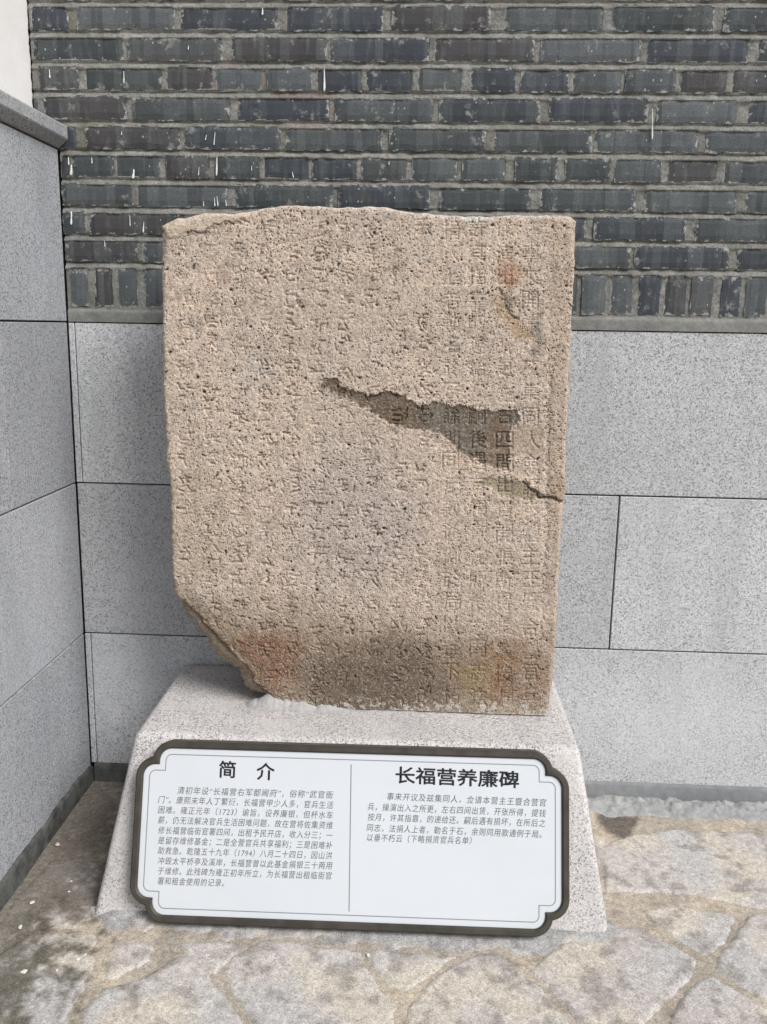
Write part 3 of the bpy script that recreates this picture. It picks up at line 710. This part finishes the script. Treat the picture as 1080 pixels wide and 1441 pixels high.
wear = sstep(0.30, 0.55, fbm(SX, SZ, 14, 9, 3)) * sstep(0.25, 0.45, fbm(SX, SZ, 60, 2, 2))
cut = cut*(1-mC)*(1-strip_r)
depth = 0.0024*wear + 0.0017 + 0.0022*mP + 0.0016*mP2 + 0.0014*mS
hh -= cut*depth
# pits ------------------------------------------------------------
pitf = np.zeros_like(SX)
cellx = 0.917/NX; cellz = 1.16/NZ
def pits(n, r0, r1, dep):
    for _ in range(n):
        i = rng.integers(3, NX-3); j = rng.integers(3, NZ-3); r = rng.uniform(r0, r1)*(0.6+0.8*rng.random()); e = rng.uniform(0.7, 1.5)
        k = max(1, int(r/cellx*2.0)+1)
        j0, j1, i0, i1 = max(j-k, 0), min(j+k+1, NZ), max(i-k, 0), min(i+k+1, NX)
        dx = (np.arange(i0, i1)-i)*cellx/e; dz = (np.arange(j0, j1)-j)*cellz*e
        q = np.exp(-((dx[None, :]**2 + dz[:, None]**2)/(r*r))**1.3)*rng.uniform(0.5, 1.0)*dep
        pitf[j0:j1, i0:i1] = np.maximum(pitf[j0:j1, i0:i1], q)
pits(9000, 0.0008, 0.0012, 0.0022); pits(12000, 0.0008, 0.0013, 0.0062); pits(380, 0.0016, 0.0028, 0.0090)
dens = sstep(0.30, 0.55, fbm(SX, SZ, 10, 8, 3))*0.45 + 0.55
hh -= pitf*dens*(1-0.85*smooth_area)
# flaked areas, crack, groove, edge wear --------------------------
hh -= 0.0030*mP + 0.0028*mP2*(1-mP) + 0.0015*mS + 0.001*low
hh += 0.0016*sstep(6, 0, np.abs(dp))*(dp < 0)*fbm(SX, SZ, 80, 3)
CRK = [(738, 678), (752, 690), (761, 700), (774, 699), (786, 706), (799, 705)]
dk = line_d(wu, wv*0.5+V*0.5, CRK); hh -= 0.007*np.exp(-(dk/1.9)**2); hh += 0.004*sstep(14, 0, dk)*(V < np.interp(U, [738, 761, 774, 799], [678, 700, 699, 705]))
CRK2 = [(262, 326), (276, 324), (284, 328), (300, 319), (312, 315), (330, 314)]
dk2 = line_d(wu, wv, CRK2); hh -= 0.004*np.exp(-(dk2/1.5)**2); hh += 0.003*mC
CRK3 = [(703, 405), (708, 418), (714, 432), (722, 446), (730, 452)]
dk3 = line_d(wu, wv, CRK3); hh -= 0.004*np.exp(-(dk3/1.7)**2)
GRV = [(783, 310), (779, 380), (776, 460), (773, 560), (770, 650), (769, 705), (767, 780), (764, 860), (762, 900)]
dg_ = line_d(wu, V, GRV); hh -= 0.0028*np.exp(-(dg_/3.2)**2)*sstep(0.35, 0.55, fbm(SX, SZ, 9, 4, 3)+0.06)
dt = np.minimum(np.minimum(SX-xl_, xr_-SX), zt_-SZ)
R_ = 0.007 + 0.012*fbm(SX, SZ, 16, 6, 3)**2 + 0.012*sstep(0.14, 0.0, np.hypot(SX-0.331, SZ-1.50)) + 0.020*sstep(0.10, 0.0, np.hypot(SX-1.25, SZ-1.525))*0.6
q_ = np.clip(1-dt/R_, 0, 1); rnd = R_*(1-np.sqrt(np.maximum(1-q_*q_, 0)))
brk = sstep(0.05, 0.0, SX-xl_)*sstep(0.70, 0.60, SZ); hh -= 0.006*brk*fbm(SX, SZ, 40, 3, 4)
yy = SY0 - hh + rnd
front = np.stack([SX, yy, SZ], -1).reshape(-1, 3)
# colour: mineral and stain, from measured shapes -----------------
n1 = fbm(SX, SZ, 6, 2, 4); n2 = fbm(SX, SZ, 26, 5, 4); n3 = fbm(SX, SZ, 70, 8, 3)
col = np.array((0.535, 0.430, 0.345))*np.ones(SX.shape+(1,))
col = mixc(col, (0.475, 0.390, 0.320), sstep(0.42, 0.62, n1))
col = mixc(col, (0.495, 0.415, 0.350), 0.7*sstep(0.5, 0.66, n2))
col = mixc(col, (0.40, 0.345, 0.315), 0.7*sstep(140, 30, np.hypot(U-500, (V-730)*0.9) + 80*(n1-0.5)))
col = mixc(col, (0.455, 0.30, 0.245), 0.5*sstep(0.50, 0.62, fbm(SX, SZ, 50, 10, 3))*np.maximum(sstep(26, 6, np.hypot(U-312, V-392)), sstep(26, 6, np.hypot(U-380, V-375))))
col = mixc(col, (0.34, 0.285, 0.225), 0.55*sstep(0.55, 0.7, n3))
def blot(poly, c_, f, soft=18, rag=40, bk=0.55):
    global col
    d = poly_sd(U + rag*(n2-0.5), V + rag*(fbm(SX, SZ, 26, 9, 4)-0.5), poly); brkup = (1-bk) + bk*sstep(0.40, 0.56, fbm(SX, SZ, 75, 6, 4)); col = mixc(col, c_, f*sstep(-soft, soft, d)*brkup)
blot([(225, 640), (300, 660), (330, 760), (270, 840), (235, 820)], (0.375, 0.31, 0.225), 0.55, 30)
blot([(250, 840), (420, 860), (640, 900), (790, 900), (780, 1010), (300, 1010)], (0.245, 0.185, 0.13), 0.9, 40, 40, 0.15)
blot([(430, 925), (500, 915), (560, 905), (640, 930), (640, 1010), (440, 1010)], (0.135, 0.102, 0.074), 0.94, 40, 50, 0.1)
blot([(330, 905), (360, 888), (412, 896), (426, 920), (410, 965), (370, 968), (345, 950)], (0.21, 0.115, 0.07), 0.92, 20, 40, 0.25)
blot([(690, 905), (735, 900), (745, 950), (730, 980), (690, 985), (640, 960)], (0.25, 0.145, 0.08), 0.9, 26, 60)
blot([(650, 945), (690, 940), (690, 975), (650, 985)], (0.27, 0.225, 0.12), 0.65, 14, 40)
blot([(755, 920), (785, 910), (775, 1000), (740, 990)], (0.31, 0.20, 0.14), 0.6, 14, 44)
blot([(697, 362), (722, 368), (735, 384), (724, 402), (712, 404), (702, 390)], (0.36, 0.20, 0.125), 0.8, 8, 26, 0.35)
blot([(697, 402), (712, 420), (728, 446), (752, 468), (756, 482), (726, 480), (708, 452), (696, 428)], (0.39, 0.275, 0.165), 0.85, 7, 24, 0.25)
blot([(745, 462), (766, 440), (768, 492), (752, 494)], (0.145, 0.125, 0.105), 0.65, 5, 30)
blot([(706, 408), (722, 412), (738, 414), (730, 428), (712, 430)], (0.15, 0.12, 0.09), 0.6, 4, 26)
blot([(752, 310), (768, 312), (765, 335), (756, 330)], (0.19, 0.165, 0.13), 0.55, 5, 26)
blot([(500, 382), (530, 390), (526, 406), (498, 404)], (0.27, 0.225, 0.15), 0.5, 8, 30)
blot([(540, 352), (556, 350), (572, 372), (548, 378)], (0.24, 0.19, 0.16), 0.5, 6, 26)
blot([(340, 500), (375, 495), (385, 535), (350, 540)], (0.40, 0.375, 0.35), 0.5, 14, 30)
col = mixc(col, (0.385, 0.30, 0.228), 0.55*strip_r)
col = mixc(col, (0.30, 0.215, 0.15), 0.7*sstep(660, 690, V)*sstep(706, 700, V)*strip_r)
pc = np.array((0.150, 0.112, 0.078))*np.ones(SX.shape+(1,))
pc = mixc(pc, (0.185, 0.165, 0.135), sstep(580, 620, U)*0.8*sstep(0.35, 0.6, n2)); pc = mixc(pc, (0.225, 0.165, 0.12), sstep(660, 690, U)*sstep(590, 610, V)*0.8)
pc = mixc(pc, (0.125, 0.098, 0.075), 0.6*sstep(0.52, 0.68, n3))
pc = mixc(pc, (0.085, 0.068, 0.055), 0.65*np.clip(cut, 0, 1)[...]*sstep(560, 600, U))         # darker in the cuts of the flaked part
col = col*(1-mP[..., None]) + pc*mP[..., None]
col = mixc(col, (0.255, 0.215, 0.140), 0.8*mP2); col = mixc(col, (0.385, 0.30, 0.232), 0.85*mS*(1-mP)); col = mixc(col, (0.505, 0.415, 0.325), 0.92*mC)
col = mixc(col, (0.60, 0.53, 0.47), 0.8*sstep(0.56, 0.66, fbm(SX, SZ, 55, 6, 3))*np.maximum(sstep(13, 4, np.hypot(U-432, V-884)), sstep(12, 3, np.hypot(U-433, V-902))))
col = mixc(col, (0.50, 0.46, 0.41), 0.75*sstep(0.56, 0.62, fbm(SX, SZ, 130, 4, 3))*sstep(975, 995, V))
col = mixc(col, (0.56, 0.49, 0.42), 0.5*sstep(0.007, 0.0, zt_-SZ))                               # fresh chips along the top arris
col = mixc(col, (0.58, 0.55, 0.50), 0.7*sstep(14, 4, np.hypot((U-668)*0.5, V-306)))
pit_dark = sstep(0.0018, 0.0036, pitf*dens)*(1-smooth_area); col = mixc(col, (0.075, 0.060, 0.048), 0.88*pit_dark)   # near-black colour in the deeper pits
col = mixc(col, np.array((0.36, 0.29, 0.23)), 0.12*np.clip(cut*wear*1.2, 0, 1)*(1-mP))
col = mixc(col, (0.26, 0.20, 0.145), 0.7*brk)
col = mixc(col, (0.15, 0.115, 0.085), 0.75*np.exp(-(dk2/1.8)**2)); col = mixc(col, (0.12, 0.09, 0.07), 0.7*np.exp(-(dk/2.0)**2)); col = mixc(col, (0.12, 0.09, 0.065), 0.6*np.exp(-(dk3/1.8)**2))   # darker along the cracks
# sides and back ---------------------------------------------------
idx = np.arange(NX*NZ).reshape(NZ, NX)
loop = np.concatenate([idx[::3, 0], idx[-1, 3::3], idx[::-3, -1][1:], idx[0, ::-3][1:-1]])
# (rings use every third border vertex; the strip next to the border is stitched with triangles)
full = np.concatenate([idx[:, 0], idx[-1, 1:], idx[::-1, -1][1:], idx[0, ::-1][1:-1]])
loop = full
P0 = front[loop]; c0 = P0.mean(0); cfl = col.reshape(-1, 3)[loop]
vs_ = [front]; cs_ = [col.reshape(-1, 3)]; rings = [loop]; base = len(front)
isL = (P0[:, 0] < 0.60) & (P0[:, 2] < 0.665) & (P0[:, 2] > SZB+0.002)
for d in (0.018, 0.045, 0.085, 0.135, 0.175):
    Q = P0.copy(); Q[:, 1] = SY0 + d + 0.006*(fbm(P0[:, 0]+d*7, P0[:, 2]+P0[:, 0], 28, 3, 3)-0.5)
    r = 0.012*(fbm(P0[:, 0]+P0[:, 2], P0[:, 2]*0.5+d*9, 26, 6, 4)-0.62)
    outw = Q[:, [0, 2]] - c0[[0, 2]]; outw /= np.linalg.norm(outw, axis=1)[:, None] + 1e-9
    fl = np.abs(P0[:, 2]-SZB) < 1e-5
    Q[:, 0] += np.where(fl, 0, outw[:, 0]*r); Q[:, 2] += np.where(fl, 0, outw[:, 1]*r)
    w = np.where(isL, sstep(0.665, 0.60, P0[:, 2])*sstep(SZB+0.002, SZB+0.05, P0[:, 2]), 0)*min(1, d/0.05)
    k_ = 0.046*(0.5 + fbm(P0[:, 0]*2, P0[:, 2]*2+d*20, 16, 4, 3))
    Q[:, 0] -= w*k_*0.75; Q[:, 2] -= w*k_*0.65
    Q[:, 2] = np.maximum(Q[:, 2], SZB)
    vs_.append(Q); rings.append(np.arange(base, base+len(Q))); base += len(Q)
    cc = mixc(cfl*0+np.array((0.36, 0.285, 0.215)), (0.25, 0.195, 0.14), np.clip(fbm(P0[:, 0]+d, P0[:, 2]+d, 30, 2, 4), 0, 1)); cs_.append(cc)
vs_.append(np.array([[c0[0], SY0+0.175, c0[2]]])); cs_.append(np.array([[0.36, 0.285, 0.215]])); cen = base
fq = grid_faces(NX, NZ)
sf = []
for a, b in zip(rings[:-1], rings[1:]):
    a1, b1 = np.roll(a, -1), np.roll(b, -1); sf.append(np.stack([a, b, b1, a1], -1))
sf = np.concatenate(sf)
allv = np.concatenate(vs_); last = rings[-1]
fan = np.stack([last, np.full(len(last), cen), np.roll(last, -1)], -1)
me = bpy.data.meshes.new('inscribed_stone')
quads = np.concatenate([fq, sf]); nl = quads.size + fan.size
me.vertices.add(len(allv)); me.vertices.foreach_set('co', allv.astype(np.float32).ravel())
me.loops.add(nl); me.loops.foreach_set('vertex_index', np.concatenate([quads.ravel(), fan.ravel()]).astype(np.int32))
me.polygons.add(len(quads)+len(fan))
me.polygons.foreach_set('loop_start', np.concatenate([np.arange(len(quads))*4, quads.size + np.arange(len(fan))*3]).astype(np.int32))
me.update(calc_edges=True); me.validate()
me.polygons.foreach_set('use_smooth', np.ones(len(me.polygons), bool))
at = me.color_attributes.new('tint', 'FLOAT_COLOR', 'POINT'); cf = np.ones((len(allv), 4), np.float32); cf[:, :3] = np.concatenate(cs_); at.data.foreach_set('color', cf.ravel())
me.materials.append(MAT['stele'])
org = Vector((0.79, SY0+0.09, SZB)); me.transform(Matrix.Translation(-org))
stele = add_obj('inscribed_stone', me); stele.location = org
tag(stele, 'weathered pinkish brown stone slab with worn carved characters and a broken lower corner', 'stele')
# mortar bed that the slab stands in (part of the plinth)
bx = np.arange(0.50, 1.262, 0.0025); bt = np.linspace(0, 1, 30)
BX, BT = np.meshgrid(bx, bt)
top = np.interp(BX, [0.50, 0.525, 0.56, 0.65, 0.70, 0.76, 0.84, 1.1, 1.20, 1.262], [0.0, 0.018, 0.030, 0.024, 0.017, 0.008, 0.006, 0.005, 0.005, 0.0]) * (1 + 0.7*(fbm(BX, BX*0, 34, 3, 4)-0.5))
out = np.interp(BX, [0.50, 0.53, 0.60, 0.72, 0.80, 1.262], [0.010, 0.026, 0.034, 0.026, 0.013, 0.008]) * (1 + 0.8*(fbm(BX, BX*0+2, 26, 5, 4)-0.5))
BYY = SY0 + 0.020 - (out+0.020)*BT; BZZ = PT - 0.0025 + top*np.clip(1 - np.clip(BT-0.30, 0, 1)/0.7, 0, 1)**1.7 + 0.007*(fbm(BX, BYY, 55, 6, 5, 0.6)-0.5)*np.sin(np.pi*BT)*(0.3+np.clip(out/0.03, 0, 1))
mesh_np('mortar_bed', np.stack([BX, BYY, BZZ], -1).reshape(-1, 3), grid_faces(len(bx), 30)[:, ::-1], MAT['bed'], plinth, True)

# ------------------------------------------------------------------ the information plaque
PO = 0.040                                           # stands this far off the sloping face
pl = [onface(u, v, PO) for u, v in ((186, 1180), (802, 1200), (500, 1046), (500, 1317))]
px0, px1 = pl[0][0], pl[1][0]; ps0, ps1 = 0.006, 0.393
pcx, pcs = (px0+px1)/2, (ps0+ps1)/2; PW, PH = px1-px0, ps1-ps0
ROT = 0.0072
plaque = empty('information_plaque', tuple(face_pt(pcx, ps0, 0.0)))
tag(plaque, 'white information plaque with bronze frame and Chinese text on the plinth front', 'plaque')
def pw(a, b, o):                                     # plaque-plane coordinates from its centre -> world
    x = pcx + a*math.cos(ROT) - b*math.sin(ROT); s = pcs + a*math.sin(ROT) + b*math.cos(ROT); return face_pt(x, s, o)
def pinv(u, v, o):
    x, s = onface(u, v, o); dx, ds = x-pcx, s-pcs; return dx*math.cos(ROT)+ds*math.sin(ROT), -dx*math.sin(ROT)+ds*math.cos(ROT)
FW = 0.0162; NN, RR = 0.035, 0.027
hw0, hh0 = PW/2-FW, PH/2-FW                          # half sizes of the white panel
def outline(w, K=9):
    R = RR + w; pts = []
    c1 = (NN+RR, -RR); c2 = (RR, -NN-RR)              # arc centres relative to the panel corner (x right, y up)
    if R < NN: a_end, mids = math.pi, [(NN + RR - R, -NN - RR + R)]
    else:
        m = ((c1[0]+c2[0])/2, (c1[1]+c2[1])/2); L = math.sqrt(max(R*R-NN*NN/2, 0)); ip = (m[0]-L/math.sqrt(2), m[1]+L/math.sqrt(2))
        a_end = math.atan2(ip[1]-c1[1], ip[0]-c1[0]); a_end = a_end if a_end > 0 else a_end+2*math.pi; mids = [ip]
    arc1 = [(c1[0]+R*math.cos(math.pi/2+(a_end-math.pi/2)*i/K), c1[1]+R*math.sin(math.pi/2+(a_end-math.pi/2)*i/K)) for i in range(K+1)]
    arc2 = [(-y, -x) for x, y in reversed(arc1)]       # mirrored about the corner diagonal
    q = arc1 + mids + arc2
    q = [(-hw0 + x, hh0 + y) for x, y in q]            # top-left, from the top edge round to the left edge
    bl = [(x, -y) for x, y in reversed(q)]; br = [(-x, -y) for x, y in q]; tr = [(-x, y) for x, y in reversed(q)]
    return q + bl + br + tr
def ring_mesh(name, prof, mat, parent, cap=False):
    """closed rings of plaque outline: prof = [(offset, height), ...]"""
    V = []; n = None
    for (w, o) in prof:
        ol = outline(w); n = len(ol); V += [pw(a, b, o) for a, b in ol]
    F = []
    for r in range(len(prof)-1):
        for i in range(n): F.append((r*n+i, r*n+(i+1) % n, (r+1)*n+(i+1) % n, (r+1)*n+i))
    if cap: F.append(tuple((len(prof)-1)*n+i for i in range(n)))
    return mesh_np(name, np.array(V), F, mat, parent)
ring_mesh('frame', [(FW, -0.002), (FW, PO-0.003), (FW-0.003, PO), (0.004, PO), (0.0, PO-0.004), (0.0, PO-0.011)], MAT['bronze'], plaque)
panel = ring_mesh('panel', [(0.001, PO-0.012), (0.0, PO-0.0062), (-0.003, PO-0.006)], MAT['panel'], plaque, True)
ring_mesh('border_line', [(-0.0125, PO-0.0056), (-0.0143, PO-0.0056)], MAT['line'], panel)
def bar(name, a0, b0, a1, b1, wd, o, mat):
    return mesh_np(name, np.array([pw(a0-wd/2, b0, o), pw(a0+wd/2, b0, o), pw(a1+wd/2, b1, o), pw(a1-wd/2, b1, o)]), [(0, 1, 2, 3)], mat, panel)
OT = PO - 0.0056
d0 = pinv(494.5, 1076, OT); d1 = pinv(491.5, 1283, OT)
bar('dividing_line', d1[0], d1[1], d0[0], d0[1], 0.0019, OT, MAT['line'])
def text_line(name, s, p0, p1, hpx, mat, bold=0.0):
    """one printed line from pixel p0 (left end of its baseline middle) to p1, character height hpx"""
    a0, b0 = pinv(*p0, OT); a1, b1 = pinv(*p1, OT); hgt = abs(pinv(p0[0], p0[1]-hpx/2, OT)[1] - pinv(p0[0], p0[1]+hpx/2, OT)[1])
    cu = bpy.data.curves.new(name, 'FONT'); cu.body = s; cu.size = 1.0; cu.offset = bold if bold else 0.0; cu.space_character = 1.13 if not bold else 1.0; cu.resolution_u = 2
    o = bpy.data.objects.new('tmp', cu); COL.objects.link(o); dg = bpy.context.evaluated_depsgraph_get()
    me = bpy.data.meshes.new_from_object(o.evaluated_get(dg)); bpy.data.objects.remove(o)
    co = np.array([v.co[:] for v in me.vertices]); lo, hi = co.min(0), co.max(0)
    fx = (co[:, 0]-lo[0])/(hi[0]-lo[0]); fy = (co[:, 1]-0.36)/0.95          # 0.36: optical middle of a full-width glyph
    Wd = np.array([pw(a0+(a1-a0)*x + (0 if bold else 0.14*hgt*y), b0+(b1-b0)*x + hgt*y, OT) for x, y in zip(fx, fy)])
    me.vertices.foreach_set('co', Wd.astype(np.float32).ravel()); me.update(); me.materials.clear(); me.materials.append(mat)
    add_obj(name, me, panel)
text_line('title', '简', (308, 1083), (332, 1084), 24, MAT['ink'], 0.018)
text_line('title', '介', (361, 1086), (387, 1087), 24, MAT['ink'], 0.018)
text_line('title', '长福营养廉碑', (557, 1091), (731, 1098), 24, MAT['ink'], 0.018)
LT = ['清初年设“长福营右军都阃府”，俗称“武官衙', '门”。康熙末年人丁繁衍，长福营甲少人多，官兵生活', '困难。雍正元年（1723）谕旨，设养廉银，但杯水车', '薪，仍无法解决官兵生活困难问题，故在营将佐集资维',
      '修长福营临街官署四间，出租予民开店，收入分三；一', '是留存维修基金；二是全营官兵共享福利；三是困难补', '助救急。乾隆五十九年（1794）八月二十四日，因山洪', '冲毁太平桥亭及溪岸，长福营曾以此基金捐银三十两用', '于维修。此残碑为雍正初年所立，为长福营出租临街官', '署和租金使用的记录。']
for i, s in enumerate(LT):
    y0 = 1124.5 + i*14.15; xl = 223.5 - i*0.15; xr = 469.5 - i*0.3
    if i == 0: text_line('text_line', s, (250, 1112.5), (469, 1119), 11.0, MAT['ink_grey'])
    elif i == 9: text_line('text_line', s, (222, 1240), (316, 1243), 11.0, MAT['ink_grey'])
    else: text_line('text_line', s, (xl, 1125.5+(i-1)*14.35), (xr, 1133.5+(i-1)*14.2), 11.0, MAT['ink_grey'])
RT = ['事来开议及兹集同人，佥请本营主王暨合营官', '兵，操演出入之所更，左右四间出赁，开张所得，提钱', '按月，许其指靠，的递给还。嗣后遇有损坏，在所后之', '同志，法捐人上者，勒名于石，余则同用款通例于局。', '以垂不朽云（下略捐资官兵名单）']
RPOS = [((545, 1121), (769, 1130)), ((518, 1135.5), (768.5, 1145)), ((518, 1150), (768, 1159)), ((517, 1165), (763, 1174.5)), ((517, 1179), (664, 1183.5))]
for s, (a, b) in zip(RT, RPOS): text_line('text_line', s, a, b, 11.0, MAT['ink_grey'])

# ------------------------------------------------------------------ stone chips on the paving
CHIPS = [(81, 1191, 0.008, 'white stone chip on the brown soil between the side wall and the plinth'),
 (46, 1272, 0.006, 'white stone chip beside the foot of the granite side wall'),
 (28, 1308, 0.007, 'pale flat stone chip at the edge of the dark mossy paving'),
 (33, 1371, 0.009, 'largest white stone chip, lying on the dark mossy paving'),
 (518, 1347, 0.005, 'tiny white chip in the mortar joint below the middle of the plaque')]
CHIPS += [(u, v, r, 'tiny white stone crumb on the dirty paving near the plinth corner') for u, v, r in ((110, 1352, 0.006), (88, 1356, 0.005), (62, 1236, 0.0035), (101, 1242, 0.0035), (97, 1257, 0.0035), (49, 1294, 0.0035), (80, 1368, 0.004), (120, 1346, 0.004))]
for (u, v, r, lab) in CHIPS:
    g = ong(u, v); bm = bmesh.new(); bmesh.ops.create_icosphere(bm, subdivisions=1, radius=1.0)
    for q in bm.verts: q.co = Vector((q.co.x*r*1.3*random.uniform(.45, 1.2), q.co.y*r*random.uniform(.45, 1.1), q.co.z*r*0.4*random.uniform(.5, 1.1)))
    o = bm_obj('stone_chip', bm, MAT['chip']); o.location = (g[0], g[1], g[2] + r*0.2 + 0.003); o.rotation_euler[2] = random.random()*6
    tag(o, lab, 'stone chip', 'white crumbs scattered on the paving' if 'crumb' in lab else None)
